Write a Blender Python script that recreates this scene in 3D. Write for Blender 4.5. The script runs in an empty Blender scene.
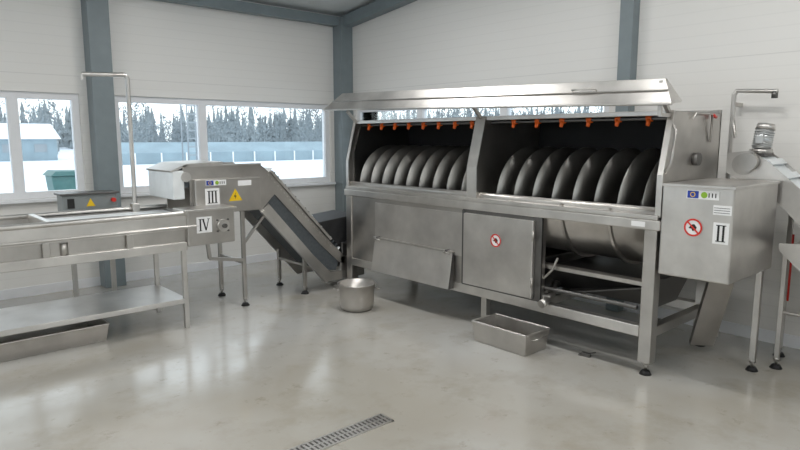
import bpy, math, random
from mathutils import Vector, Matrix
random.seed(4)
scene = bpy.context.scene
COL = scene.collection

# ---------------------------------------------------------------- materials
def newmat(name):
    m = bpy.data.materials.new(name); m.use_nodes = True
    nt = m.node_tree
    return m, nt, nt.nodes['Principled BSDF']

def simple(name, col, rough=0.5, metal=0.0, noise=0.0, scale=8.0, bump=0.0):
    m, nt, b = newmat(name)
    b.inputs['Base Color'].default_value = (*col, 1)
    b.inputs['Roughness'].default_value = rough
    b.inputs['Metallic'].default_value = metal
    tc = nt.nodes.new('ShaderNodeNewGeometry')
    nz = nt.nodes.new('ShaderNodeTexNoise'); nz.inputs['Scale'].default_value = scale
    nz.inputs['Detail'].default_value = 4
    nt.links.new(tc.outputs['Position'], nz.inputs['Vector'])
    r = nt.nodes.new('ShaderNodeValToRGB')
    k = noise
    r.color_ramp.elements[0].position = 0.3; r.color_ramp.elements[1].position = 0.7
    r.color_ramp.elements[0].color = (*[c*(1-k) for c in col], 1)
    r.color_ramp.elements[1].color = (*[min(1, c*(1+k)) for c in col], 1)
    nt.links.new(nz.outputs['Fac'], r.inputs['Fac'])
    nt.links.new(r.outputs['Color'], b.inputs['Base Color'])
    if bump > 0:
        bp = nt.nodes.new('ShaderNodeBump'); bp.inputs['Strength'].default_value = bump
        bp.inputs['Distance'].default_value = 0.01
        nt.links.new(nz.outputs['Fac'], bp.inputs['Height']); nt.links.new(bp.outputs['Normal'], b.inputs['Normal'])
    return m

def steel(name, col, rough, var=0.12, streak=(3, 3, 3)):
    m, nt, b = newmat(name)
    b.inputs['Metallic'].default_value = 0.95
    g = nt.nodes.new('ShaderNodeNewGeometry')
    mp = nt.nodes.new('ShaderNodeMapping'); mp.inputs['Scale'].default_value = streak
    nt.links.new(g.outputs['Position'], mp.inputs['Vector'])
    nz = nt.nodes.new('ShaderNodeTexNoise'); nz.inputs['Scale'].default_value = 1.3
    nz.inputs['Detail'].default_value = 4; nz.inputs['Roughness'].default_value = 0.55
    nt.links.new(mp.outputs['Vector'], nz.inputs['Vector'])
    r = nt.nodes.new('ShaderNodeValToRGB')
    r.color_ramp.elements[0].position = 0.32; r.color_ramp.elements[1].position = 0.68
    r.color_ramp.elements[0].color = (*[c*(1-var) for c in col], 1)
    r.color_ramp.elements[1].color = (*[min(1, c*(1+var)) for c in col], 1)
    nt.links.new(nz.outputs['Fac'], r.inputs['Fac']); nt.links.new(r.outputs['Color'], b.inputs['Base Color'])
    mr = nt.nodes.new('ShaderNodeMapRange')
    mr.inputs['To Min'].default_value = rough-0.08; mr.inputs['To Max'].default_value = rough+0.12
    nt.links.new(nz.outputs['Fac'], mr.inputs['Value']); nt.links.new(mr.outputs['Result'], b.inputs['Roughness'])
    bp = nt.nodes.new('ShaderNodeBump'); bp.inputs['Strength'].default_value = 0.10; bp.inputs['Distance'].default_value = 0.01
    nt.links.new(nz.outputs['Fac'], bp.inputs['Height']); nt.links.new(bp.outputs['Normal'], b.inputs['Normal'])
    return m

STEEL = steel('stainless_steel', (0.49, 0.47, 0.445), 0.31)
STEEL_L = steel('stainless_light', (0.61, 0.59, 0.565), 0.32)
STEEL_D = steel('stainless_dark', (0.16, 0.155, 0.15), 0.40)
STEEL_W = steel('stainless_worn_flights', (0.44, 0.43, 0.41), 0.36, 0.15)
BLACK = simple('black_rubber', (0.012, 0.012, 0.013), 0.6, 0, 0.3)
INNER_SHADE = simple('interior_shade_black', (0.006, 0.006, 0.007), 0.7, 0.0, 0.3)  # black stands in for the shade inside the trough
COLUMN = simple('blue_grey_paint', (0.21, 0.25, 0.265), 0.45, 0, 0.05)
PVC = simple('white_pvc', (0.82, 0.83, 0.85), 0.35, 0, 0.02)
BELT = simple('white_belt', (0.74, 0.77, 0.78), 0.4, 0, 0.06)
BELTG = simple('grey_modular_belt', (0.07, 0.08, 0.088), 0.5, 0, 0.2, 40)
ORANGE = simple('orange_plastic', (0.85, 0.14, 0.015), 0.4)
RED = simple('red_paint', (0.65, 0.03, 0.02), 0.4)
WHITE = simple('white_sticker', (0.85, 0.85, 0.85), 0.4)
INK = simple('black_ink', (0.01, 0.01, 0.01), 0.5)
YEL = simple('yellow_sticker', (0.85, 0.55, 0.01), 0.4)
BLUE = simple('blue_sticker', (0.015, 0.05, 0.35), 0.4)
GREEN = simple('green_sticker', (0.25, 0.45, 0.03), 0.4)
MOTOR = simple('motor_silver_paint', (0.55, 0.56, 0.56), 0.30, 0.55, 0.05)
MAST = simple('galvanised_mast', (0.30, 0.33, 0.35), 0.5, 0.2, 0.05)
CABINET = simple('cabinet_grey_paint', (0.25, 0.27, 0.27), 0.4, 0.2, 0.05)
CEIL = simple('ceiling_panel', (0.72, 0.75, 0.76), 0.5, 0, 0.02)
SNOW = simple('snow', (0.82, 0.85, 0.89), 0.8, 0, 0.07, 0.2)
TREE = simple('hazy_winter_trees', (0.26, 0.29, 0.30), 0.9, 0, 0.3, 0.15)  # grey includes distance haze, put into the colour itself
BLDG = simple('pale_building', (0.27, 0.35, 0.39), 0.6, 0, 0.12, 0.6)
BINM = simple('green_bin_plastic', (0.06, 0.15, 0.14), 0.5, 0, 0.1)

def wallmat(name, col):
    m, nt, b = newmat(name)
    g = nt.nodes.new('ShaderNodeNewGeometry')
    sp = nt.nodes.new('ShaderNodeSeparateXYZ'); nt.links.new(g.outputs['Position'], sp.inputs[0])
    def M(op, a, bb=None):
        n = nt.nodes.new('ShaderNodeMath'); n.operation = op
        if isinstance(a, (int, float)): n.inputs[0].default_value = a
        else: nt.links.new(a, n.inputs[0])
        if bb is not None:
            if isinstance(bb, (int, float)): n.inputs[1].default_value = bb
            else: nt.links.new(bb, n.inputs[1])
        return n.outputs[0]
    def groove(period, width):
        f = M('FRACT', M('DIVIDE', sp.outputs['Z'], period))
        return M('LESS_THAN', f, width)
    rib = groove(0.1, 0.10)
    joint = groove(1.15, 0.006)
    tot = M('ADD', M('MULTIPLY', rib, 0.18), M('MULTIPLY', joint, 0.5))
    tot = M('MINIMUM', tot, 1.0)
    mix = nt.nodes.new('ShaderNodeMix'); mix.data_type = 'RGBA'
    mix.inputs[6].default_value = (*col, 1); mix.inputs[7].default_value = (*[c*0.80 for c in col], 1)
    nt.links.new(tot, mix.inputs[0])
    nt.links.new(mix.outputs[2], b.inputs['Base Color'])
    b.inputs['Roughness'].default_value = 0.42
    return m
WALL = wallmat('sandwich_panel_wall', (0.81, 0.795, 0.765))

def floormat():
    m, nt, b = newmat('painted_concrete_floor')
    g = nt.nodes.new('ShaderNodeNewGeometry')
    def N(scale, detail=6, rough=0.6, dist=0.0):
        n = nt.nodes.new('ShaderNodeTexNoise'); n.inputs['Scale'].default_value = scale
        n.inputs['Detail'].default_value = detail; n.inputs['Roughness'].default_value = rough
        n.inputs['Distortion'].default_value = dist
        nt.links.new(g.outputs['Position'], n.inputs['Vector']); return n
    n1 = N(0.5, 4, 0.5); n2 = N(2.2, 8, 0.65); n3 = N(7, 8, 0.75)
    def ramp(n, p0, c0, p1, c1):
        r = nt.nodes.new('ShaderNodeValToRGB'); e = r.color_ramp.elements
        e[0].position = p0; e[0].color = (*c0, 1); e[1].position = p1; e[1].color = (*c1, 1)
        nt.links.new(n.outputs['Fac'], r.inputs['Fac']); return r
    r1 = ramp(n1, 0.38, (0.40, 0.375, 0.325), 0.60, (0.50, 0.495, 0.475))
    r2 = ramp(n2, 0.34, (0.74, 0.70, 0.62), 0.50, (1, 1, 1))
    r3 = ramp(n3, 0.31, (0.52, 0.46, 0.38), 0.41, (1, 1, 1))
    m1 = nt.nodes.new('ShaderNodeMix'); m1.data_type = 'RGBA'; m1.blend_type = 'MULTIPLY'; m1.inputs[0].default_value = 0.5
    nt.links.new(r1.outputs[0], m1.inputs[6]); nt.links.new(r2.outputs[0], m1.inputs[7])
    m2 = nt.nodes.new('ShaderNodeMix'); m2.data_type = 'RGBA'; m2.blend_type = 'MULTIPLY'; m2.inputs[0].default_value = 0.5
    nt.links.new(m1.outputs[2], m2.inputs[6]); nt.links.new(r3.outputs[0], m2.inputs[7])
    nt.links.new(m2.outputs[2], b.inputs['Base Color'])
    mr = nt.nodes.new('ShaderNodeMapRange'); mr.inputs['To Min'].default_value = 0.32; mr.inputs['To Max'].default_value = 0.12
    nt.links.new(n2.outputs['Fac'], mr.inputs['Value']); nt.links.new(mr.outputs['Result'], b.inputs['Roughness'])
    b.inputs['Coat Weight'].default_value = 0.7; b.inputs['Coat Roughness'].default_value = 0.13
    bp = nt.nodes.new('ShaderNodeBump'); bp.inputs['Strength'].default_value = 0.10; bp.inputs['Distance'].default_value = 0.01
    nt.links.new(n2.outputs['Fac'], bp.inputs['Height'])
    nt.links.new(bp.outputs['Normal'], b.inputs['Normal']); nt.links.new(bp.outputs['Normal'], b.inputs['Coat Normal'])
    return m
FLOOR = floormat()

def glassmat():
    m = bpy.data.materials.new('window_glass'); m.use_nodes = True
    nt = m.node_tree; nt.nodes.clear()
    o = nt.nodes.new('ShaderNodeOutputMaterial'); mx = nt.nodes.new('ShaderNodeMixShader')
    t = nt.nodes.new('ShaderNodeBsdfTransparent'); t.inputs[0].default_value = (0.95, 0.98, 0.98, 1)
    gl = nt.nodes.new('ShaderNodeBsdfGlossy'); gl.inputs['Roughness'].default_value = 0.02
    fr = nt.nodes.new('ShaderNodeFresnel'); fr.inputs[0].default_value = 1.3
    nt.links.new(fr.outputs[0], mx.inputs[0]); nt.links.new(t.outputs[0], mx.inputs[1]); nt.links.new(gl.outputs[0], mx.inputs[2])
    nt.links.new(mx.outputs[0], o.inputs[0]); return m
GLASS = glassmat()
def emis(name, col, s):
    m, nt, b = newmat(name)
    b.inputs['Base Color'].default_value = (*col, 1)
    b.inputs['Emission Color'].default_value = (*col, 1); b.inputs['Emission Strength'].default_value = s
    return m
FILL_GLOW = emis('fill_lamp_diffuser', (1, 0.98, 0.95), 3.0)  # glow of the added fill fixtures

# ---------------------------------------------------------------- helpers
def empty(name):
    e = bpy.data.objects.new(name, None); COL.objects.link(e); e.empty_display_size = 0.1; return e

def mesh(name, vs, fs, mat, par=None, smooth=False, bevel=0.0, solid=0.0):
    me = bpy.data.meshes.new(name); me.from_pydata([tuple(v) for v in vs], [], fs); me.update()
    import bmesh
    bm = bmesh.new(); bm.from_mesh(me); bmesh.ops.recalc_face_normals(bm, faces=bm.faces); bm.to_mesh(me); bm.free()
    me.materials.append(mat)
    if smooth:
        for p in me.polygons: p.use_smooth = True
    ob = bpy.data.objects.new(name, me); COL.objects.link(ob)
    if par: ob.parent = par
    if solid:
        s = ob.modifiers.new('s', 'SOLIDIFY'); s.thickness = solid; s.offset = 0
    if bevel:
        b = ob.modifiers.new('b', 'BEVEL'); b.width = bevel; b.segments = 2; b.limit_method = 'ANGLE'
    return ob

def box(name, lo, hi, mat, par=None, bevel=0.0):
    x0, y0, z0 = lo; x1, y1, z1 = hi
    vs = [(x0,y0,z0),(x1,y0,z0),(x1,y1,z0),(x0,y1,z0),(x0,y0,z1),(x1,y0,z1),(x1,y1,z1),(x0,y1,z1)]
    fs = [(0,3,2,1),(4,5,6,7),(0,1,5,4),(1,2,6,5),(2,3,7,6),(3,0,4,7)]
    return mesh(name, vs, fs, mat, par, bevel=bevel)

def cyl(name, p1, p2, r, mat, par=None, seg=20, r2=None):
    p1 = Vector(p1); p2 = Vector(p2); d = (p2-p1).normalized()
    a = d.orthogonal().normalized(); b = d.cross(a)
    if r2 is None: r2 = r
    vs = []; fs = []
    for p, rr in ((p1, r), (p2, r2)):
        for i in range(seg):
            t = 2*math.pi*i/seg; vs.append(p + a*rr*math.cos(t) + b*rr*math.sin(t))
    for i in range(seg):
        j = (i+1) % seg; fs.append((i, j, seg+j, seg+i))
    fs.append(tuple(range(seg))[::-1]); fs.append(tuple(range(seg, 2*seg)))
    o = mesh(name, vs, fs, mat, par)
    for p in o.data.polygons:
        if len(p.vertices) == 4: p.use_smooth = True
    return o

def prism(name, prof, axis, lo, hi, mat, par=None, bevel=0.0):
    """axis 'x': prof=(y,z); 'y': prof=(x,z); 'z': prof=(x,y)"""
    n = len(prof); vs = []
    for v in (lo, hi):
        for a, b in prof:
            vs.append({'x': (v, a, b), 'y': (a, v, b), 'z': (a, b, v)}[axis])
    fs = [tuple(range(n)), tuple(range(n, 2*n))[::-1]]
    for i in range(n):
        j = (i+1) % n; fs.append((i, j, n+j, n+i))
    return mesh(name, vs, fs, mat, par, bevel=bevel)

def beam(name, p1, p2, w, h, mat, par=None, up=(0,0,1), bevel=0.0):
    p1 = Vector(p1); p2 = Vector(p2); d = (p2-p1).normalized(); u = Vector(up)
    s = d.cross(u)
    if s.length < 1e-4: s = Vector((1,0,0))
    s.normalize(); u = s.cross(d).normalized()
    vs = []
    for p in (p1, p2):
        for a, b in ((-1,-1),(1,-1),(1,1),(-1,1)): vs.append(p + s*a*w/2 + u*b*h/2)
    fs = [(0,1,2,3),(7,6,5,4),(0,4,5,1),(1,5,6,2),(2,6,7,3),(3,7,4,0)]
    return mesh(name, vs, fs, mat, par, bevel=bevel)

def pipe(name, pts, r, mat, par=None):
    cu = bpy.data.curves.new(name, 'CURVE'); cu.dimensions = '3D'; cu.bevel_depth = r; cu.bevel_resolution = 3
    sp = cu.splines.new('POLY'); sp.points.add(len(pts)-1)
    for i, p in enumerate(pts): sp.points[i].co = (*p, 1)
    cu.use_fill_caps = True; cu.materials.append(mat)
    o = bpy.data.objects.new(name, cu); COL.objects.link(o)
    if par: o.parent = par
    return o

def foot(name, x, y, ztop, par):
    cyl(name+'_screw', (x, y, 0.02), (x, y, ztop+0.01), 0.011, STEEL, par, 10)
    cyl(name+'_nut', (x, y, ztop-0.02), (x, y, ztop), 0.022, STEEL, par, 6)
    cyl(name+'_pad', (x, y, 0.0), (x, y, 0.028), 0.042, BLACK, par, 20, 0.026)

class Face:
    """flat decals on a vertical face: origin, u direction (viewer's right), outward normal"""
    def __init__(s, o, u, n, par): s.o = Vector(o); s.u = Vector(u); s.n = Vector(n); s.par = par
    def pt(s, u, v, off): return s.o + s.u*u + Vector((0,0,1))*v + s.n*off
    def poly(s, name, pts, mat, off=0.003):
        return mesh(name, [s.pt(a, b, off) for a, b in pts], [tuple(range(len(pts)))], mat, s.par)
    def rect(s, name, u0, v0, u1, v1, mat, off=0.003): return s.poly(name, [(u0,v0),(u1,v0),(u1,v1),(u0,v1)], mat, off)
    def disc(s, name, u, v, r, mat, off=0.003, n=28):
        return s.poly(name, [(u+r*math.cos(2*math.pi*i/n), v+r*math.sin(2*math.pi*i/n)) for i in range(n)], mat, off)
    def ring(s, name, u, v, r, w, mat, off=0.004, n=32):
        vs = []; fs = []
        for i in range(n):
            t = 2*math.pi*i/n
            vs.append(s.pt(u+r*math.cos(t), v+r*math.sin(t), off)); vs.append(s.pt(u+(r-w)*math.cos(t), v+(r-w)*math.sin(t), off))
        for i in range(n):
            j = (i+1) % n; fs.append((2*i, 2*j, 2*j+1, 2*i+1))
        return mesh(name, vs, fs, mat, s.par)
    def stroke(s, name, u0, v0, u1, v1, w, mat, off=0.005):
        d = Vector((u1-u0, v1-v0)).normalized(); p = Vector((-d.y, d.x))*w/2
        return s.poly(name, [(u0-p.x, v0-p.y), (u1-p.x, v1-p.y), (u1+p.x, v1+p.y), (u0+p.x, v0+p.y)], mat, off)
    def numeral(s, text, u, v, h, pw, ph):
        s.rect('label_plate', u-pw/2, v-ph/2, u+pw/2, v+ph/2, WHITE, 0.003)
        ws = [h*0.30 if c == 'I' else h*0.72 for c in text]; tot = sum(ws); x = u-tot/2
        b, t = v-h/2, v+h/2
        for c, w in zip(text, ws):
            cx = x+w/2
            if c == 'I':
                s.stroke('numeral_stem', cx, b, cx, t, h*0.13, INK)
                s.stroke('numeral_serif_top', cx-w*0.5, t, cx+w*0.5, t, h*0.05, INK)
                s.stroke('numeral_serif_low', cx-w*0.5, b, cx+w*0.5, b, h*0.05, INK)
            else:
                s.stroke('numeral_v_left', cx-w*0.36, t, cx, b, h*0.13, INK)
                s.stroke('numeral_v_right', cx+w*0.36, t, cx, b, h*0.07, INK)
                s.stroke('numeral_serif_l', cx-w*0.5, t, cx-w*0.18, t, h*0.05, INK)
                s.stroke('numeral_serif_r', cx+w*0.18, t, cx+w*0.5, t, h*0.05, INK)
            x += w
    def nosign(s, u, v, r):
        s.disc('prohibition_disc', u, v, r, WHITE, 0.003)
        s.poly('prohibition_hand', [(u-r*.5,v-r*.1),(u-r*.2,v+r*.3),(u+r*.1,v+r*.4),(u+r*.4,v+r*.05),(u+r*.3,v-r*.25),(u-r*.05,v-r*.4),(u-r*.15,v-r*.15)], INK, 0.0045)
        s.ring('prohibition_ring', u, v, r, r*0.2, RED, 0.006)
        s.stroke('prohibition_bar', u-r*.62, v+r*.62, u+r*.62, v-r*.62, r*0.18, RED, 0.007)
    def eulogo(s, u, v, w, h):
        s.rect('funding_sticker', u, v, u+w, v+h, WHITE, 0.003)
        s.rect('flag_blue', u+w*.03, v+h*.08, u+w*.38, v+h*.92, BLUE, 0.0045)
        s.ring('flag_stars', u+w*.2, v+h*.5, h*.3, h*.08, YEL, 0.006, 12)
        s.disc('logo_green', u+w*.55, v+h*.5, h*.36, GREEN, 0.0045)
        for i in range(3):
            s.stroke('logo_letter', u+w*(.7+.1*i), v+h*.25, u+w*(.7+.1*i), v+h*.75, w*.035, INK, 0.005)

# ---------------------------------------------------------------- room
XW, YW = 5.45, 7.30
XB, YB = -2.6, -2.2
T = 0.16
ZS, ZT = 1.02, 2.12
def zc(y): return 3.36 + 0.115*(YW-y)
box('floor', (XB-T, YB-T, -0.15), (XW+T, YW+T, 0.0), FLOOR)
wl = empty('wall_left')
box('panel_lower', (XB-T, YW, 0.0), (XW+T, YW+T, ZS), WALL, wl)
box('panel_upper', (XB-T, YW, ZT), (XW+T, YW+T, 3.5), WALL, wl)
xs = [XB-T, -1.75, 1.90, 2.24, 5.19, XW+T]
for i in (0, 2, 4): box('panel_pier_%d' % i, (xs[i], YW, ZS), (xs[i+1], YW+T, ZT), WALL, wl)
wr = empty('wall_right')
RY0, RY1 = 3.10, 7.05
def wallx(par, x0, x1, y0, y1, z0):
    prism('panel_gable', [(y0, z0), (y1, z0), (y1, zc(y1)+.12), (y0, zc(y0)+.12)], 'x', x0, x1, WALL, par)
box('panel_lower', (XW, YB, 0.0), (XW+T, YW-.001, ZS), WALL, wr)
wallx(wr, XW, XW+T, YB, YW-.001, ZT-.04)
box('panel_pier_a', (XW, YB, ZS), (XW+T, RY0, ZT-.04), WALL, wr)
box('panel_pier_b', (XW, RY1, ZS), (XW+T, YW-.001, ZT-.04), WALL, wr)
wb = empty('wall_back')
box('panel_lower', (XB-T, YB-T, 0), (XW+T, YB, 1.0), WALL, wb)
box('panel_upper', (XB-T, YB-T, 2.4), (XW+T, YB, 4.62), WALL, wb)
for i, (a, b) in enumerate([(XB-T, -1.8), (1.2, 1.8), (4.8, XW+T)]): box('panel_pier_%d' % i, (a, YB-T, 1.0), (b, YB, 2.4), WALL, wb)
wn = empty('wall_near')
box('panel_lower', (XB-T, YB, 0), (XB, YW, 1.0), WALL, wn)
wallx(wn, XB-T, XB, YB, YW, 2.4)
for i, (a, b) in enumerate([(YB, -1.2), (2.2, 2.8), (6.6, YW)]): box('panel_pier_%d' % i, (XB-T, a, 1.0), (XB, b, 2.4), WALL, wn)
mesh('ceiling', [(XB-T, YB-T, zc(YB-T)), (XW+T, YB-T, zc(YB-T)), (XW+T, YW+T, zc(YW+T)), (XB-T, YW+T, zc(YW+T)),
     (XB-T, YB-T, zc(YB-T)+.15), (XW+T, YB-T, zc(YB-T)+.15), (XW+T, YW+T, zc(YW+T)+.15), (XB-T, YW+T, zc(YW+T)+.15)],
     [(0,3,2,1),(4,5,6,7),(0,1,5,4),(1,2,6,5),(2,3,7,6),(3,0,4,7)], CEIL)

def window_y(name, x0, x1, y, z0, z1, mull, sill=True):
    e = empty(name); f = 0.07; ya, yb = y+0.03, y+0.11; g = .0008
    box('frame_bottom', (x0+g, ya, z0+g), (x1-g, yb, z0+f), PVC, e)
    box('frame_top', (x0+g, ya, z1-f), (x1-g, yb, z1-g), PVC, e)
    for i, (a, b) in enumerate([(x0+g, x0+f), (x1-f, x1-g)]): box('frame_side_%d' % i, (a, ya, z0+f), (b, yb, z1-f), PVC, e)
    for i, mx in enumerate(mull): box('mullion_%d' % i, (mx-.05, ya, z0+f), (mx+.05, yb, z1-f), PVC, e)
    box('glass', (x0+f, y+.065, z0+f), (x1-f, y+.071, z1-f), GLASS, e)
    if sill: box('sill', (x0-.03, y-.07, z0-.035), (x1+.03, y-.001, z0), PVC, e, .005)
    return e
def window_x(name, x, y0, y1, z0, z1, mull):
    e = empty(name); f = 0.07; ya, yb = (x+0.03, x+0.11); g = .0008
    box('frame_bottom', (ya, y0+g, z0+g), (yb, y1-g, z0+f), PVC, e)
    box('frame_top', (ya, y0+g, z1-f), (yb, y1-g, z1-g), PVC, e)
    for i, (a, b) in enumerate([(y0+g, y0+f), (y1-f, y1-g)]): box('frame_side_%d' % i, (ya, a, z0+f), (yb, b, z1-f), PVC, e)
    for i, mx in enumerate(mull): box('mullion_%d' % i, (ya, mx-.05, z0+f), (yb, mx+.05, z1-f), PVC, e)
    box('glass', (x+.065, y0+f, z0+f), (x+.071, y1-f, z1-f), GLASS, e)
    return e
window_y('window_1', -1.75, 1.90, YW, ZS, ZT, [0.1, 1.28])
window_y('window_2', 2.24, 5.19, YW, ZS, ZT, [3.29])
window_x('window_3', XW, RY0, RY1, ZS, ZT-.04, [4.4, 5.75])
window_y('window_4', -1.8, 1.2, YB-T, 1.0, 2.4, [-.3], False)
window_y('window_5', 1.8, 4.8, YB-T, 1.0, 2.4, [3.3], False)
window_x('window_6', XB-T, -1.2, 2.2, 1.0, 2.4, [.5])
window_x('window_7', XB-T, 2.8, 6.6, 1.0, 2.4, [4.7])

st = empty('steel_frame')
box('column_corner', (XW-.20, YW-.2, 0), (XW, YW, 3.3), COLUMN, st, .006)
box('column_left', (1.98, YW-.2, 0), (2.20, YW, 3.3), COLUMN, st, .006)
box('column_left_far', (-2.2, YW-.2, 0), (-1.98, YW, 3.3), COLUMN, st, .006)
box('column_right', (XW-.12, 2.84, 0), (XW, 2.97, zc(3)-.1), COLUMN, st, .006)
box('column_right_near', (XW-.12, -1.0, 0), (XW, -.87, zc(-.9)-.1), COLUMN, st, .006)
beam('rafter_gable', (XW-.08, YW, zc(YW)-.12), (XW-.08, YB, zc(YB)-.12), .14, .15, COLUMN, st)
beam('rafter_mid', (2.09, YW, zc(YW)-.12), (2.09, YB, zc(YB)-.12), .2, .22, COLUMN, st)
beam('eave_beam', (XB, YW-.08, 3.26), (XW, YW-.08, 3.26), .12, .12, COLUMN, st)
tr = empty('trim_1')
box('flashing_left_wall', (XB, YW-.012, 0), (XW-.22, YW, .1), PVC, tr)
box('flashing_right_wall', (XW-.012, YB, 0), (XW, YW-.2, .1), PVC, tr)

# ---------------------------------------------------------------- main machine
M = empty('auger_vegetable_washer')
X0, X1, Y0, Y1 = 4.0, 5.0, 1.88, 5.36
L = 0.09
for nm, x, y in (('front_right', X0, Y0), ('front_left', X0, Y1-L), ('rear_right', X1-L, Y0), ('rear_left', X1-L, Y1-L)):
    box('leg_'+nm, (x, y, .09), (x+L, y+L, 1.06), STEEL, M, .006)
    foot('foot_'+nm, x+L/2, y+L/2, .09, M)
for nm, x in (('front', X0+.01), ('rear', X1-.07)):
    box('mid_leg_'+nm, (x, 3.36, .09), (x+.06, 3.42, .3), STEEL, M, .004)
    foot('mid_foot_'+nm, x+.03, 3.39, .09, M)
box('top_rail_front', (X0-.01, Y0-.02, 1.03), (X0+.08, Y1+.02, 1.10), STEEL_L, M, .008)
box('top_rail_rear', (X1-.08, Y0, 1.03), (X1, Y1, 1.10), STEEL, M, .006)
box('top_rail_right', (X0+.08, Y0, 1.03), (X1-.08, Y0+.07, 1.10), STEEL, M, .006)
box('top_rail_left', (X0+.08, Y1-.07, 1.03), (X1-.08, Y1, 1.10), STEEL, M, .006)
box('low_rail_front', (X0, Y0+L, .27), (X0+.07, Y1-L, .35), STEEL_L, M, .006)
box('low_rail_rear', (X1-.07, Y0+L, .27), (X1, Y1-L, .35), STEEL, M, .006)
box('low_rail_right', (X0+L, Y0+.01, .27), (X1-L, Y0+.08, .34), STEEL, M, .006)
box('low_rail_left', (X0+L, Y1-.08, .27), (X1-L, Y1-.01, .34), STEEL, M, .006)
box('low_rail_mid', (X0+.07, 2.86, .27), (X1-.07, 2.92, .34), STEEL, M, .004)
box('frame_upright_mid', (X0+.01, 2.80, .35), (X0+.06, 2.85, 1.03), STEEL, M, .004)
# cladding panels
box('cladding_end', (X0+.015, 4.80, .35), (X0+.025, Y1-L, 1.03), STEEL, M)
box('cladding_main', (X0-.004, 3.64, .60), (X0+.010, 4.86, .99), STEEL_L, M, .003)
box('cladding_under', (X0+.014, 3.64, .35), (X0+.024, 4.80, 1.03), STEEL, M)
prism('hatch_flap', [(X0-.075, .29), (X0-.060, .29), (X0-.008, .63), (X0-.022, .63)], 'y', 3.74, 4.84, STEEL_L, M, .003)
prism('hatch_flap_side', [(X0-.070, .29), (X0, .29), (X0, .60), (X0-.018, .63)], 'y', 3.74, 3.748, STEEL_D, M)
box('hatch_flap_top_hem', (X0-.04, 3.73, .62), (X0-.004, 4.85, .637), STEEL, M, .003)
for i, y in enumerate((3.80, 4.78)):
    pipe('hatch_handle_%d' % i, [(X0-.02, y-.03, .60), (X0-.05, y-.03, .62), (X0-.05, y+.03, .62), (X0-.02, y+.03, .60)], .006, STEEL, M)
    cyl('hatch_knob_%d' % i, (X0-.005, y, .635), (X0-.045, y, .635), .012, STEEL_D, M, 12)
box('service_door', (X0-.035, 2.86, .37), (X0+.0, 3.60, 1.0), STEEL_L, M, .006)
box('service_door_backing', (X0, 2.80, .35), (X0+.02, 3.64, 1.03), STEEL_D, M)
for z in (.5, .88): cyl('door_hinge_%d' % int(z*100), (X0-.04, 2.855, z-.04), (X0-.04, 2.855, z+.04), .010, STEEL, M, 10)
Face((X0-.035, 0, 0), (0,-1,0), (-1,0,0), M).nosign(-3.23, .80, .056)
box('seam_strip', (X0-.012, 3.615, .36), (X0+.0, 3.635, 1.02), STEEL_D, M)
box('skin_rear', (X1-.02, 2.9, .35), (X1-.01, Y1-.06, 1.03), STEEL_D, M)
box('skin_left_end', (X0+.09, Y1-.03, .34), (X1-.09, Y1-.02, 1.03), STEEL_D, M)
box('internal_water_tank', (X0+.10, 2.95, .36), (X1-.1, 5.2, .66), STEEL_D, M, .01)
# trough (U) with two sections
CX, CZ, R = 4.50, 1.15, 0.44
def ushell(name, y0, y1, mat, r, n=28):
    vs = []; fs = []
    pts = [(CX-r, CZ+.02)] + [(CX+r*math.cos(math.pi+math.pi*i/n), CZ+r*math.sin(math.pi+math.pi*i/n)) for i in range(n+1)] + [(CX+r, CZ+.02)]
    for y in (y0, y1):
        for x, z in pts: vs.append((x, y, z))
    k = len(pts)
    for i in range(k-1): fs.append((i, i+1, k+i+1, k+i))
    return mesh(name, vs, fs, mat, M, smooth=True, solid=.006)
ushell('trough_outer', Y0+.02, Y1-.02, STEEL, R)
ushell('trough_shade_skin', Y0+.03, Y1-.03, INNER_SHADE, R-.012)  # black inner skin painting the trough's shade
for i, y in enumerate((2.25, 2.65)):
    vs = [];fs=[]
    n=24
    for rr in (R+.004, R+.03):
        for yy in (y, y+.02):
            for k in range(n+1):
                t = math.pi+math.pi*k/n; vs.append((CX+rr*math.cos(t), yy, CZ+rr*math.sin(t)))
    s=n+1
    for k in range(n):
        fs += [(k,k+1,s+k+1,s+k),(2*s+k,2*s+k+1,3*s+k+1,3*s+k),(k,k+1,2*s+k+1,2*s+k),(s+k,s+k+1,3*s+k+1,3*s+k)]
    mesh('trough_rib_%d' % i, vs, fs, STEEL, M)
box('rim_front', (X0-.005, Y0, 1.10), (X0+.06, Y1, 1.135), STEEL_L, M, .006)
prism('rim_front_slope', [(X0+.05, 1.125), (X0+.05, 1.135), (CX-R+.012, 1.18), (CX-R+.012, 1.165)], 'y', Y0+.01, Y1-.01, STEEL, M)
box('rear_wall', (4.925, Y0, 1.10), (4.945, Y1, 1.84), STEEL, M)
box('rear_wall_shade_sheet', (4.905, Y0+.02, 1.10), (4.924, Y1-.02, 1.82), INNER_SHADE, M)  # black sheet, shade at the back put into its colour
prof = [(X0+.02, 1.10), (X0+.02, 1.40), (4.13, 1.83), (4.94, 1.83), (4.94, 1.10)]
prism('end_plate_right', prof, 'y', Y0, Y0+.012, STEEL, M)
prism('end_plate_left', prof, 'y', Y1-.012, Y1, STEEL, M)
prism('end_shade_sheet_left', [(4.10,1.12),(4.10,1.5),(4.2,1.80),(4.9,1.80),(4.9,1.12)], 'y', Y1-.03, Y1-.014, STEEL_D, M)  # darker sheet standing in for shade at the trough end
dprof = [(4.07, .75), (X0+.03, 1.16), (X0+.03, 1.42), (4.13, 1.83), (4.92, 1.83), (4.92, .9), (4.5, .73)]
prism('divider_plate_a', dprof, 'y', 3.60, 3.612, STEEL, M)
prism('divider_plate_b', dprof, 'y', 3.50, 3.512, STEEL, M)
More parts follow.
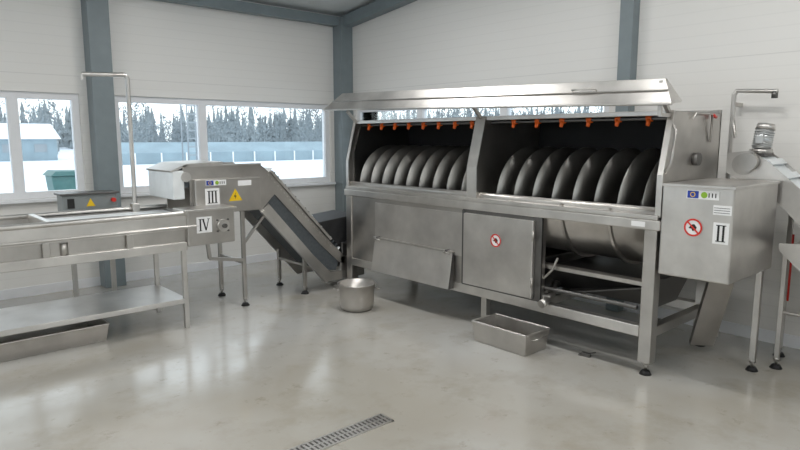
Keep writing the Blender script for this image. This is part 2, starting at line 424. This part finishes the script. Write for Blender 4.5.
for i, y in enumerate((Y0-.01, 3.50, Y1-.03)):
    w = .04 if i != 1 else .112
    beam('edge_flange_%d' % i, (X0+.02, y+w/2, 1.12), (X0+.02, y+w/2, 1.40), w, .012, STEEL_L, M, up=(1,0,0))
    beam('edge_flange_up_%d' % i, (X0+.02, y+w/2, 1.40), (4.13, y+w/2, 1.83), w, .012, STEEL_L, M, up=(1,0,0))
box('top_bar_front', (4.13, Y0, 1.80), (4.165, Y1, 1.835), STEEL_L, M, .004)
box('top_bar_rear', (4.90, Y0, 1.83), (4.95, Y1, 1.86), STEEL, M, .004)
box('spray_shield', (4.165, Y0+.02, 1.825), (4.90, Y1-.02, 1.833), INNER_SHADE, M)
pipe('spray_manifold', [(4.21, Y0+.02, 1.785), (4.21, Y1-.02, 1.785)], .014, STEEL_D, M)
ny = [2.08+.235*i for i in range(6)] + [3.72+.21*i for i in range(8)]
for i, y in enumerate(ny):
    cyl('spray_nozzle_%d' % i, (4.20, y, 1.777), (4.185, y, 1.735), .018, ORANGE, M, 12, .013)
    cyl('nozzle_clip_%d' % i, (4.21, y-.02, 1.785), (4.21, y+.02, 1.785), .023, ORANGE, M, 14)
# augers
def auger(name, y0, y1, pitch, ro, ri, ph):
    n = int((y1-y0)/pitch*40); vs = []; fs = []
    for i in range(n+1):
        t = 2*math.pi*i/40+ph; y = y0+(y1-y0)*i/n
        for rr, dy in ((ri, 0), (ro*.6, -.004), (ro, 0.0)):
            vs.append((CX+rr*math.cos(t), y+dy, CZ+.02+rr*math.sin(t)))
    for i in range(n):
        for k in range(2): fs.append((3*i+k, 3*i+k+1, 3*i+4+k, 3*i+3+k))
    mesh(name, vs, fs, STEEL_W, M, smooth=True, solid=.004)
auger('auger_flight_right', 1.97, 3.47, .185, .405, .055, 0.6)
auger('auger_flight_left', 3.66, 5.30, .185, .405, .055, 0.2)
cyl('auger_shaft', (CX, Y0-.04, CZ+.02), (CX, Y1+.045, CZ+.02), .06, STEEL, M, 24)
cyl('auger_bearing_left', (CX, Y1, CZ+.02), (CX, Y1+.045, CZ+.02), .10, STEEL_D, M, 24)
# drain pan beneath the open bay
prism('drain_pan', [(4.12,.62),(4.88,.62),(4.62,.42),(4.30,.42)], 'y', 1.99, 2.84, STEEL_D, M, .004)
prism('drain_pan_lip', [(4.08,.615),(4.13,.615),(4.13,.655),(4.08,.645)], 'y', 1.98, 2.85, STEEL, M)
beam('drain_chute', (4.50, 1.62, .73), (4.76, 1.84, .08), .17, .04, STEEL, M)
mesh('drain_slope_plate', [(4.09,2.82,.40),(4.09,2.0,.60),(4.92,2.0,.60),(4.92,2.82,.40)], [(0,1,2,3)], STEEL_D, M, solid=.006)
pipe('drain_pipe', [(4.35,2.8,.47),(4.2,2.8,.47),(4.1,2.74,.42),(3.96,2.73,.37)], .024, STEEL, M)
cyl('drain_valve', (3.99,2.73,.38), (3.92,2.73,.36), .032, STEEL_L, M, 18)
pipe('valve_lever', [(3.95,2.73,.40),(3.94,2.73,.43),(3.94,2.66,.43)], .006, STEEL_L, M)
pipe('horizontal_drain_pipe', [(4.06,2.86,.46),(4.06,2.02,.46)], .016, STEEL_D, M)
pipe('brace_bar', [(4.05,2.84,.50),(4.04,2.72,.62),(4.05,2.68,.72)], .010, STEEL, M)
# lid (folded open above, slightly racked: rear-left hinge sits higher)
hd = [(3.88,1.895),(4.02,1.91),(4.03,1.92),(4.01,2.065),(3.985,2.065)]
def rack(y): return -.032 + (y-1.76)/3.84*.088
def lidend(y, yt):
    return [(x, (y if z < 2.0 else yt), z+rack(y)) for x, z in hd]
a = lidend(1.78, 1.88); b = lidend(5.60, 5.38)
vs = a+b; n = 5
fs = [(0,1,2,3,4),(9,8,7,6,5)] + [(i,(i+1)%n,n+(i+1)%n,n+i) for i in range(n)]
mesh('lid_open', vs, fs, STEEL_L, M, bevel=.004)
pipe('lid_edge_roll', [(3.885,1.78,1.895+rack(1.76)),(3.885,5.60,1.895+rack(5.6))], .010, STEEL_L, M)
pipe('lid_handle', [(3.95,2.52,1.97),(3.91,2.52,1.99),(3.91,2.34,1.99),(3.95,2.34,1.97)], .007, STEEL_L, M)
pipe('lid_fold_seam', [(3.928,1.83,1.985+rack(1.8)),(3.928,5.48,1.985+rack(5.5))], .006, STEEL, M)
for i, y in enumerate((Y0+.03, 3.56, Y1-.03)):
    beam('lid_post_%d' % i, (4.14, y, 1.81), (4.01, y, 1.93), .026, .026, STEEL, M, up=(0,1,0))
box('lid_post_tall', (3.965, 1.885, 1.80), (3.985, 1.91, 2.02), STEEL, M)
beam('lid_post_foot', (3.975, 1.897, 1.80), (4.12, 1.897, 1.80), .025, .025, STEEL, M)
# drive housing box II
B = (4.0, 1.41, .74); B2 = (4.78, 1.86, 1.345)
box('drive_housing', B, B2, STEEL_L, M, .010)
box('drive_housing_lid', (3.985, 1.40, 1.335), (4.79, 1.862, 1.355), STEEL_L, M, .004)
fII = Face((4.0, 0, 0), (0,-1,0), (-1,0,0), M)
fII.numeral('II', -1.475, 1.06, .10, .095, .135)
fII.nosign(-1.645, 1.08, .058)
fII.eulogo(-1.70, 1.265, .20, .055)
fII.rect('info_sticker', -1.53, 1.175, -1.42, 1.235, WHITE)
for i in range(3): fII.stroke('info_line', -1.525, 1.188+.015*i, -1.43, 1.188+.015*i, .003, INK)
fII.rect('rail_label', -2.06, 1.05, -1.96, 1.085, WHITE, .013)
# end plate hardware above box
cyl('end_bearing', (4.5, Y0, 1.5), (4.5, Y0-.04, 1.5), .045, STEEL_D, M)
pipe('lid_grab_bar', [(4.05,Y0-.01,1.42),(4.03,Y0-.05,1.47),(4.06,Y0-.05,1.60),(4.12,Y0-.03,1.70),(4.12,Y0-.01,1.74)], .010, STEEL, M)
pipe('top_handle', [(4.42,Y0-.01,1.78),(4.42,Y0-.03,1.82),(4.70,Y0-.03,1.82),(4.74,Y0-.01,1.62)], .008, STEEL, M)
cyl('red_grip', (4.70,Y0-.03,1.815), (4.76,Y0-.03,1.80), .012, RED, M, 12)
for i, (x, y) in enumerate(((4.68, 1.45),)):
    box('housing_leg_%d' % i, (x-.02, y-.02, .08), (x+.02, y+.02, .74), STEEL, M, .003)
    foot('housing_foot_%d' % i, x, y, .08, M)

# ---------------------------------------------------------------- right infeed elevator
E = empty('infeed_elevator')
ex0, ex1 = 4.83, 5.18
pr = [(1.78,1.40),(1.78,1.54),(1.62,1.56),(1.50,1.48),(.50,.62),(.50,.35),(.62,.35),(1.42,1.20)]
for i, x in enumerate((ex0, ex1-.012)):
    prism('side_plate_%d' % i, pr, 'x', x, x+.012, STEEL_L, E)
prism('belt', [(1.74,1.44),(1.74,1.51),(1.56,1.51),(.55,.58),(.55,.50),(1.45,1.36)], 'x', ex0+.014, ex1-.014, BELT, E)
for i in range(10):
    t = i/9; y = 1.50-.9*t; z = 1.48-.84*t
    beam('cleat_%d' % i, (ex0+.02, y, z), (ex1-.02, y, z), .012, .05, BELT, E, up=(0,.7,.7))
cyl('head_drum', (ex0-.02, 1.66, 1.46), (ex1+.02, 1.66, 1.46), .075, STEEL, E, 24)
cyl('gearbox', (ex0-.01, 1.62, 1.48), (ex0-.07, 1.62, 1.48), .065, STEEL, E, 24)
ma, mb = Vector((4.97, 1.60, 1.57)), Vector((4.99, 1.59, 1.71))
cyl('motor_body', ma, mb, .060, MOTOR, E, 28)
cyl('motor_cowl', mb, mb+Vector((.006,-.003,.04)), .066, STEEL_L, E, 28, .056)
for i in range(7):
    p = ma.lerp(mb, .12+i*.12); q = p+(mb-ma).normalized()*.005
    cyl('motor_fin_%d' % i, p, q, .067, MOTOR, E, 28)
cyl('motor_flange', ma-Vector((0,0,.03)), ma, .075, STEEL, E, 28)
box('motor_terminal_box', (4.895, 1.57, 1.61), (4.92, 1.62, 1.67), MOTOR, E, .004)
box('motor_mount', (4.90, 1.55, 1.515), (5.08, 1.65, 1.545), STEEL_D, E, .004)
hp = [(1.36,.93),(1.36,.88),(.95,.50),(.55,.42),(.55,.98)]
prism('lower_hopper', hp, 'x', ex0-.10, ex0-.09, STEEL_L, E)
prism('lower_hopper_far', hp, 'x', ex1+.09, ex1+.1, STEEL_L, E)
mesh('hopper_floor', [(ex0-.095,1.36,.89),(ex1+.095,1.36,.89),(ex1+.095,.95,.51),(ex0-.095,.95,.51),(ex0-.095,.55,.43),(ex1+.095,.55,.43)], [(0,1,2,3),(3,2,5,4)], STEEL, E, solid=.006)
for i, (x, y, zt) in enumerate(((4.86,1.35,.86),(5.16,1.42,1.2),(4.78,.62,.45),(5.24,.62,.45))):
    box('leg_%d' % i, (x-.016, y-.016, .08), (x+.016, y+.016, zt), STEEL, E, .003); foot('foot_%d' % i, x, y, .08, E)
pipe('cross_tie', [(4.86,1.35,.42),(4.78,.62,.42)], .012, STEEL, E)
cyl('red_rod', (5.10,1.38,.45), (5.10,1.38,.95), .008, RED, E, 8)

# water pipe on wall (right)
W = empty('water_supply_pipe')
pipe('riser', [(5.29,1.93,0.0),(5.29,1.93,1.99),(5.29,1.91,2.02),(5.29,1.62,2.00)], .018, STEEL_L, W)
pipe('branch', [(5.29,1.93,1.80),(5.24,1.90,1.78),(5.24,1.88,1.65)], .012, STEEL, W)
cyl('valve_knob', (5.29,1.64,2.0), (5.29,1.64,1.95), .022, STEEL_D, W, 12)
for z in (.6, 1.9): box('clamp_%d' % int(z*10), (5.29, 1.915, z), (XW, 1.945, z+.03), STEEL, W)

# ---------------------------------------------------------------- left elevator III
V = empty('discharge_elevator')
ya, yb = 5.42, 5.98
head = [(2.28,.95),(2.28,1.28),(2.22,1.32),(2.22,1.40),(2.99,1.40),(3.10,1.31),(3.24,1.16),(3.12,1.06),(2.99,.93),(2.97,.95)]
s_up = [(3.10,1.31),(3.80,.55),(4.02,.34),(4.02,.26),(3.95,.28),(3.70,.51),(3.04,1.21)]
s_lo = [(2.99,.93),(3.74,.09),(4.02,.09),(4.02,.18),(3.82,.19),(3.60,.41),(3.08,1.00)]
for i, y in enumerate((ya, yb-.012)):
    prism('head_plate_%d' % i, head, 'y', y-.001, y+.012, STEEL, V)
    prism('side_strip_upper_%d' % i, s_up, 'y', y, y+.012, STEEL, V)
    prism('side_strip_lower_%d' % i, s_lo, 'y', y-.004, y+.012, STEEL_L, V)
pl = [(2.20,1.20),(2.20,1.36),(2.98,1.36),(3.07,1.27),(3.95,.31),(3.90,.20),(3.75,.22),(3.0,1.03),(2.9,1.20)]
prism('belt', pl, 'y', ya+.015, yb-.015, BELTG, V)
for i in range(22):
    t = i/21; x = 3.10+.83*t; z = 1.31-.90*t
    beam('cleat_%d' % i, (x, ya+.02, z), (x, yb-.02, z), .014, .11, BELT if i % 3 == 0 else BELTG, V, up=(.7,0,.7))
    cyl('edge_bolt_%d' % i, (3.085+.74*t, ya, 1.285-.80*t), (3.085+.74*t, ya-.008, 1.285-.80*t), .009, STEEL_L, V, 6)
prism('flange_incline', [(3.10,1.315),(3.81,.55),(3.83,.565),(3.12,1.33)], 'y', ya-.03, ya+.015, STEEL_L, V)
prism('flange_incline_low', [(2.99,.92),(3.74,.09),(3.77,.09),(3.02,.94)], 'y', ya-.03, ya+.012, STEEL_L, V)
prism('flange_far', [(3.10,1.315),(3.81,.55),(3.83,.565),(3.12,1.33)], 'y', yb-.015, yb+.03, STEEL_L, V)
box('flange_top', (2.22, ya-.02, 1.39), (3.0, ya+.02, 1.405), STEEL_L, V)
box('drive_cover', (2.30, ya-.07, .955), (2.96, ya-.001, 1.275), STEEL, V, .008)
box('head_hood_front', (2.12, ya-.02, 1.10), (2.225, yb+.02, 1.36), BELT, V, .01)
prism('head_hood_top', [(2.10,1.36),(2.26,1.42),(2.6,1.43),(2.6,1.41),(2.26,1.40),(2.11,1.345)], 'y', ya-.02, yb+.02, STEEL_L, V)
cyl('head_roller', (2.24, ya-.03, 1.30), (2.24, yb+.03, 1.30), .045, STEEL_L, V)
f3 = Face((0, ya-.07, 0), (1,0,0), (0,-1,0), V)
f3.numeral('III', 2.46, 1.11, .11, .14, .16)
f3.eulogo(2.40, 1.215, .20, .05)
f3.rect('info_sticker', 2.72, 1.20, 2.86, 1.25, WHITE)
f3.poly('hazard_triangle', [(2.62,1.06),(2.76,1.06),(2.69,1.175)], YEL)
f3.poly('hazard_bolt', [(2.685,1.075),(2.70,1.11),(2.685,1.11),(2.70,1.145),(2.672,1.10),(2.688,1.10)], INK, .005)
for nm, x, zt in (('a', 2.80, .96), ('b', 3.50, .42)):
    for k, y in (('n', ya+.02), ('f', yb-.02)):
        box('leg_%s%s' % (nm, k), (x-.018, y-.018, .08), (x+.018, y+.018, zt), STEEL, V, .003); foot('foot_%s%s' % (nm, k), x, y, .08, V)
    box('tie_'+nm, (x-.012, ya+.02, .30 if nm == 'b' else .42), (x+.012, yb-.02, .325 if nm == 'b' else .45), STEEL, V)
beam('tie_long', (2.45, ya+.02, .52), (2.80, ya+.02, .46), .03, .03, STEEL, V)
beam('strut', (2.45, ya+.02, .52), (2.40, ya+.02, .96), .03, .03, STEEL, V)
beam('strut_diag', (2.80, ya+.02, .62), (3.05, ya+.02, .90), .025, .025, STEEL, V)
prism('rubber_hopper', [(3.60,.74),(4.25,.80),(4.20,.58),(3.98,.46),(3.86,.54)], 'y', ya+.03, yb-.03, BLACK, V, .006)
box('rubber_hopper_rim', (3.98, ya+.0, .34), (4.30, yb-.0, .50), STEEL_D, V, .01)
box('tail_box', (3.96, ya+.0, .09), (4.30, yb, .35), STEEL, V, .008)
for i, y in enumerate((ya+.05, yb-.05)): foot('tail_foot_%d' % i, 4.2, y, .09, V)

# ---------------------------------------------------------------- sorting table IV
S = empty('vibrating_sorting_table')
tx0, tx1, ty0, ty1 = -1.2, 2.20, 5.10, 5.80
for i, y in enumerate((ty0, ty1-.02)):
    box('side_panel_%d' % i, (tx0, y, .87), (tx1, y+.02, 1.0), STEEL_L, S, .003)
    pipe('rim_tube_%d' % i, [(tx0, y+.01, 1.01), (tx1, y+.01, 1.01)], .022, STEEL_L, S)
    box('main_rail_%d' % i, (tx0, y-.005, .69), (tx1-.1, y+.045, .765), STEEL_L, S, .006)
pipe('mid_tube', [(tx0, ty0-.012, .895), (tx1, ty0-.012, .895)], .012, STEEL_L, S)
box('deck_sheet', (tx0, ty0+.02, .87), (tx1-.02, ty1-.02, .885), STEEL, S)
prism('white_deck', [(1.10,.93),(1.16,.985),(tx1-.06,.985),(tx1-.06,.965),(1.16,.95)], 'y', ty0+.06, ty1-.06, BELT, S)
box('deck_lip', (1.05, ty0+.03, .93), (1.09, ty1-.03, 1.03), STEEL_L, S, .004)
for i, x in enumerate((-.8, -.1, .55, 1.0, 1.6)):
    box('deck_bearer_%d' % i, (x, ty0-.012, .765), (x+.05, ty0+.02, .875), STEEL, S, .003)
    box('deck_bearer_far_%d' % i, (x, ty1-.02, .765), (x+.05, ty1+.012, .875), STEEL, S, .003)
box('deck_cross_0', (tx1-.03, ty0, .86), (tx1, ty1, .99), STEEL_L, S, .003)
box('panel_recess', (tx0, ty0+.03, .765), (tx1-.1, ty0+.04, .875), STEEL, S)
for i, x in enumerate((-.6, .3, .95)):
    cyl('spring_%d' % i, (x+.2, ty0+.02, .765), (x+.2, ty0+.02, .86), .028, STEEL, S, 16)
box('drive_end', (2.10, ty0-.02, .72), (2.54, ty0+.24, 1.03), STEEL, S, .012)
box('drive_end_flange', (2.08, ty0-.03, 1.02), (2.56, ty0+.24, 1.04), STEEL_L, S, .004)
cyl('roller_bearing', (2.42, ty0-.02, .88), (2.42, ty0-.05, .88), .055, STEEL_L, S, 24)
cyl('roller_shaft', (2.42, ty0-.02, .88), (2.42, ty0-.08, .88), .02, STEEL_D, S, 16)
for a_, b_ in ((-.05,-.05),(.05,.05),(-.05,.05),(.05,-.05)):
    cyl('bolt', (2.42+a_, ty0-.02, .88+b_), (2.42+a_, ty0-.035, .88+b_), .009, STEEL_D, S, 6)
Face((0, ty0-.02, 0), (1,0,0), (0,-1,0), S).numeral('IV', 2.25, .90, .10, .14, .14)
for i, x in enumerate((-1.1, .35, 2.05)):
    for k, y in (('n', ty0), ('f', ty1-.04)):
        if x == .35 and k == 'n': continue
        box('leg_%d%s' % (i, k), (x, y, .0), (x+.04, y+.04, .71), STEEL_L, S, .004)
box('shelf_front_rail', (-1.1, ty0, .225), (2.06, ty0+.035, .26), STEEL_L, S, .004)
box('shelf_rear_rail', (-1.1, ty1-.035, .225), (2.06, ty1, .26), STEEL_L, S, .004)
box('shelf_sheet', (-1.1, ty0+.0, .255), (2.08, ty1, .268), STEEL_L, S, .003)
pipe('pipe_frame', [(1.9, ty1-.05, 1.0), (1.9, ty1-.05, 2.17), (1.88, ty1-.05, 2.20), (1.86, ty1-.05, 2.20), (1.53, ty1-.05, 2.185)], .020, STEEL_L, S)  # upright pipe with crossbar on the table, carries no lamp
pipe('pipe_frame_tip', [(1.53, ty1-.05, 2.19), (1.53, ty1-.05, 2.14)], .014, STEEL_L, S)
box('post_bracket', (1.87, ty1-.08, .94), (1.93, ty1+.005, 1.06), STEEL, S, .003)

P2 = empty('steel_floor_tray')
def tray(par, x0, y0, x1, y1, z0, h, ins, mat, t=.006):
    o = [(x0+ins,y0+ins,z0),(x1-ins,y0+ins,z0),(x1-ins,y1-ins,z0),(x0+ins,y1-ins,z0),(x0,y0,z0+h),(x1,y0,z0+h),(x1,y1,z0+h),(x0,y1,z0+h)]
    mesh('pan_shell', o, [(0,3,2,1),(0,1,5,4),(1,2,6,5),(2,3,7,6),(3,0,4,7)], mat, par, solid=t)
    for i, (a, b) in enumerate((((x0,y0),(x1,y0)),((x1,y0),(x1,y1)),((x1,y1),(x0,y1)),((x0,y1),(x0,y0)))):
        pipe('rim_%d' % i, [(a[0],a[1],z0+h),(b[0],b[1],z0+h)], .008, STEEL_L, par)
tray(P2, -.6, 5.2, 1.45, 5.75, .004, .14, .02, STEEL)

C = empty('control_cabinet')
box('cabinet_body', (1.42, 6.25, .96), (1.90, 6.45, 1.13), CABINET, C, .008)
box('cabinet_lid', (1.40, 6.23, 1.12), (1.92, 6.47, 1.14), STEEL_D, C, .004)
cyl('emergency_stop', (1.86, 6.25, 1.06), (1.86, 6.21, 1.06), .02, RED, C, 18)
Face((0, 6.25, 0), (1,0,0), (0,-1,0), C).poly('hazard', [(1.62,1.01),(1.70,1.01),(1.66,1.085)], YEL)
Face((0, 6.25, 0), (1,0,0), (0,-1,0), C).rect('plate', 1.46, 1.0, 1.52, 1.09, INK)
for i, x in enumerate((1.5, 1.85)):
    box('stand_leg_%d' % i, (x-.02, 6.33, 0), (x+.02, 6.37, .96), STEEL, C)
box('stand_foot', (1.42, 6.22, 0), (1.93, 6.48, .02), STEEL, C)

# ---------------------------------------------------------------- floor items
PT = empty('steel_pot')
px, py = 3.55, 4.60
def lathe(name, prof, cx, cy, mat, par, seg=36):
    vs = []; fs = []
    for r, z in prof:
        for i in range(seg):
            t = 2*math.pi*i/seg; vs.append((cx+r*math.cos(t), cy+r*math.sin(t), z))
    for k in range(len(prof)-1):
        for i in range(seg):
            j = (i+1) % seg; fs.append((k*seg+i, k*seg+j, (k+1)*seg+j, (k+1)*seg+i))
    fs.append(tuple(range(seg)))
    return mesh(name, vs, fs, mat, par, smooth=True)
lathe('pot_body', [(.125,.0),(.15,.012),(.165,.06),(.175,.25),(.19,.255),(.19,.262),(.170,.260),(.158,.06),(.13,.016),(.01,.012)], px, py, STEEL, PT)
for s_ in (-1, 1):
    pipe('pot_handle_%d' % (s_+1), [(px+s_*.12, py-s_*.125, .2),(px+s_*.16, py-s_*.155,.2),(px+s_*.165,py-s_*.09,.2),(px+s_*.15,py-s_*.08,.2)], .006, STEEL, PT)

PN = empty('rectangular_steel_pan')
tray(PN, 3.67, 2.68, 3.97, 3.22, .004, .165, .02, STEEL)
pipe('pan_handle', [(3.74,2.68,.12),(3.74,2.65,.13),(3.90,2.65,.13),(3.90,2.68,.12)], .006, STEEL, PN)

HK = empty('floor_clamp_bracket')
box('bracket_foot', (4.02, 2.42, 0), (4.10, 2.45, .012), STEEL_D, HK, .003)
box('bracket_plate', (4.03, 2.36, 0), (4.06, 2.43, .03), STEEL_D, HK, .003)
pipe('bracket_pin', [(4.045,2.38,.02),(4.09,2.34,.035)], .006, STEEL_D, HK)

D = empty('floor_drain_grate')
dy0, dy1, dx0, dx1 = 2.56, 2.68, -1.4, 2.24
for i, y in enumerate((dy0, dy1-.012)): box('drain_edge_%d' % i, (dx0, y, -.001), (dx1, y+.012, .007), STEEL_L, D)
for i, x in enumerate((dx0, dx1-.012)): box('drain_end_%d' % i, (x, dy0, -.001), (x+.012, dy1, .007), STEEL_L, D)
box('drain_channel', (dx0, dy0+.012, 0.0), (dx1, dy1-.012, .0015), STEEL_D, D)
vs = []; fs = []
x = dx0+.02
while x < dx1-.02:
    a, b, c, d = dy0+.012, dy1-.012, x, x+.016
    i = len(vs); vs += [(c,a,.006),(d,a,.006),(d,b,.006),(c,b,.006),(c,a,.001),(d,a,.001),(d,b,.001),(c,b,.001)]
    fs += [(i,i+1,i+2,i+3),(i,i+1,i+5,i+4),(i+1,i+2,i+6,i+5),(i+2,i+3,i+7,i+6),(i+3,i,i+4,i+7)]
    x += .028
mesh('drain_bars', vs, fs, STEEL_L, D)
box('drain_centre_bar', (dx0, (dy0+dy1)/2-.006, .0015), (dx1, (dy0+dy1)/2+.006, .0065), STEEL_L, D)

# ---------------------------------------------------------------- added fill lamps, out of view
k = 0
for x in (-.6, 3.2):
    for y in (-.6, 1.9, 4.6):
        e = empty('fill_lamp' if k == 0 else 'fill_lamp.%03d' % k); k += 1  # unseen fixture added to brighten the room
        z = zc(y)-.16
        box('fill_lamp_housing', (x-.1, y-.65, z), (x+.1, y+.65, z+.05), PVC, e, .01)
        box('fill_lamp_diffuser', (x-.08, y-.62, z-.02), (x+.08, y+.62, z), FILL_GLOW, e)
        for s_ in (-.5, .5): cyl('fill_lamp_hanger', (x, y+s_, z+.05), (x, y+s_, zc(y+s_)), .005, STEEL, e, 6)
        l = bpy.data.lights.new('fill_light', 'AREA'); l.shape = 'RECTANGLE'; l.size = .16; l.size_y = 1.24; l.energy = 34; l.color = (1, .985, .96)
        o = bpy.data.objects.new('fill_light', l); COL.objects.link(o); o.location = (x, y, z-.025); o.parent = e

# ---------------------------------------------------------------- outdoors
gs = 260
mesh('ground', [(-gs,-gs,-.35),(gs,-gs,-.35),(gs,gs,-.35),(-gs,gs,-.35)], [(0,1,2,3)], SNOW)
TL = empty('tree_line')
vs = []; fs = []
for _ in range(700):
    an = math.radians(random.uniform(15, 110)); d = random.uniform(115, 150)
    x, y = d*math.cos(an), d*math.sin(an); h = random.uniform(5.0, 9.0); r = random.uniform(.8, 1.5)
    for lv in range(6):
        zb = -.3+h*(.04+.15*lv); zt = -.3+h*min(1.0, .32+.155*lv); rr = r*(1-.15*lv); s = len(vs)
        for i in range(7):
            t = 2*math.pi*i/7+random.random(); q = rr*random.uniform(.6, 1.25)
            vs.append((x+q*math.cos(t), y+q*math.sin(t), zb+random.uniform(-.3,.3)))
        vs.append((x, y, zt))
        for i in range(7): fs.append((s+i, s+(i+1) % 7, s+7))
mesh('conifers', vs, fs, TREE, TL)
vs = []; fs = []
for _ in range(330):      # leafless broadleaf trees: trunk + cloud of fine twigs
    an = math.radians(random.uniform(15, 110)); d = random.uniform(85, 120)
    x, y = d*math.cos(an), d*math.sin(an); h = random.uniform(3.5, 8.5); w_ = random.uniform(1.2, 2.6)
    s = len(vs); vs += [(x-.09, y, -.4), (x+.09, y, -.4), (x, y+.1, -.4), (x, y, h*.8)]; fs += [(s, s+1, s+3), (s+1, s+2, s+3), (s+2, s, s+3)]
    for i in range(110):
        u = random.random(); zz = h*(.12+.88*u); rr = w_*math.sin(math.pi*(.12+.86*u))*math.sqrt(random.random()); t = random.uniform(0, 6.28)
        c = Vector((x+rr*math.cos(t), y+rr*math.sin(t), zz)); L_ = random.uniform(.3, .7)
        dv = Vector((math.cos(t), math.sin(t), random.uniform(.3, 1.6))).normalized()*L_
        sd = Vector((-math.sin(t), math.cos(t), random.uniform(-.5,.5)))*random.uniform(.05, .16)
        s = len(vs); vs += [c-sd, c+sd, c+dv]; fs.append((s, s+1, s+2))
mesh('leafless_trees', vs, fs, TREE, TL)
G = empty('greenhouse')
prism('greenhouse_body', [(48,-.35),(48,.5),(50,1.3),(52,.5),(52,-.35)], 'x', 14, 46, BLDG, G)
for i in range(16): box('rib_%d' % i, (14+i*2, 47.95, -.35), (14.12+i*2, 47.99, .5), PVC, G)
Bd = empty('farm_building')
prism('barn_body', [(62,-.35),(62,1.6),(65,2.8),(68,1.6),(68,-.35)], 'x', 9, 14, BLDG, Bd)
prism('barn_roof', [(61.6,1.55),(65,2.95),(68.4,1.55),(65,2.8)], 'x', 8.7, 14.3, SNOW, Bd)
for i in range(2): box('barn_window_%d' % i, (9.8+2.4*i, 61.95, .4), (10.8+2.4*i, 61.99, 1.1), MAST, Bd)
BN = empty('outdoor_bin')
prism('bin_body', [(4.2,-.35),(5.0,-.35),(5.1,.6),(4.1,.6)], 'y', 19, 19.8, BINM, BN, .03)
prism('bin_lid', [(4.05,.6),(5.15,.6),(5.0,.72),(4.2,.74)], 'y', 18.9, 19.9, BINM, BN, .02)
BN2 = empty('outdoor_bin.001')
prism('bin_body', [(9.2,-.35),(10.0,-.35),(10.1,.55),(9.1,.55)], 'y', 24, 24.8, BLDG, BN2, .03)
prism('bin_lid', [(9.05,.55),(10.15,.55),(10.0,.66),(9.2,.68)], 'y', 23.9, 24.9, BLDG, BN2, .02)
LM = empty('lattice_mast')
mx, my = 15.6, 37
for i, (a_, b_) in enumerate(((0,0),(.9,0),(0,.9),(.9,.9))): cyl('mast_leg_%d' % i, (mx+a_, my+b_, -.35), (mx+a_, my+b_, 4.6), .05, MAST, LM, 8)
for i in range(9): beam('mast_rung_%d' % i, (mx, my, .1+.5*i), (mx+.9, my, .1+.5*i), .07, .07, MAST, LM)

# ---------------------------------------------------------------- world, camera
w = bpy.data.worlds.new('overcast'); scene.world = w; w.use_nodes = True
nt = w.node_tree; bg = nt.nodes['Background']
tc = nt.nodes.new('ShaderNodeTexCoord'); sx = nt.nodes.new('ShaderNodeSeparateXYZ')
nt.links.new(tc.outputs['Generated'], sx.inputs[0])
rp = nt.nodes.new('ShaderNodeValToRGB')
rp.color_ramp.elements[0].color = (0.92, 0.95, 0.98, 1); rp.color_ramp.elements[1].color = (0.74, 0.84, 0.98, 1)
nt.links.new(sx.outputs['Z'], rp.inputs['Fac']); nt.links.new(rp.outputs['Color'], bg.inputs['Color'])
bg.inputs['Strength'].default_value = 2.0
scene.view_settings.view_transform = 'Standard'

cam = bpy.data.cameras.new('camera'); co = bpy.data.objects.new('camera', cam); COL.objects.link(co)
co.location = (0, 0, 1.65)
co.rotation_euler = (math.radians(90-8.1), 0, math.radians(-41.8))
cam.sensor_width = 36; cam.lens = 612/800*36; cam.clip_start = 0.05; cam.clip_end = 800
scene.camera = co
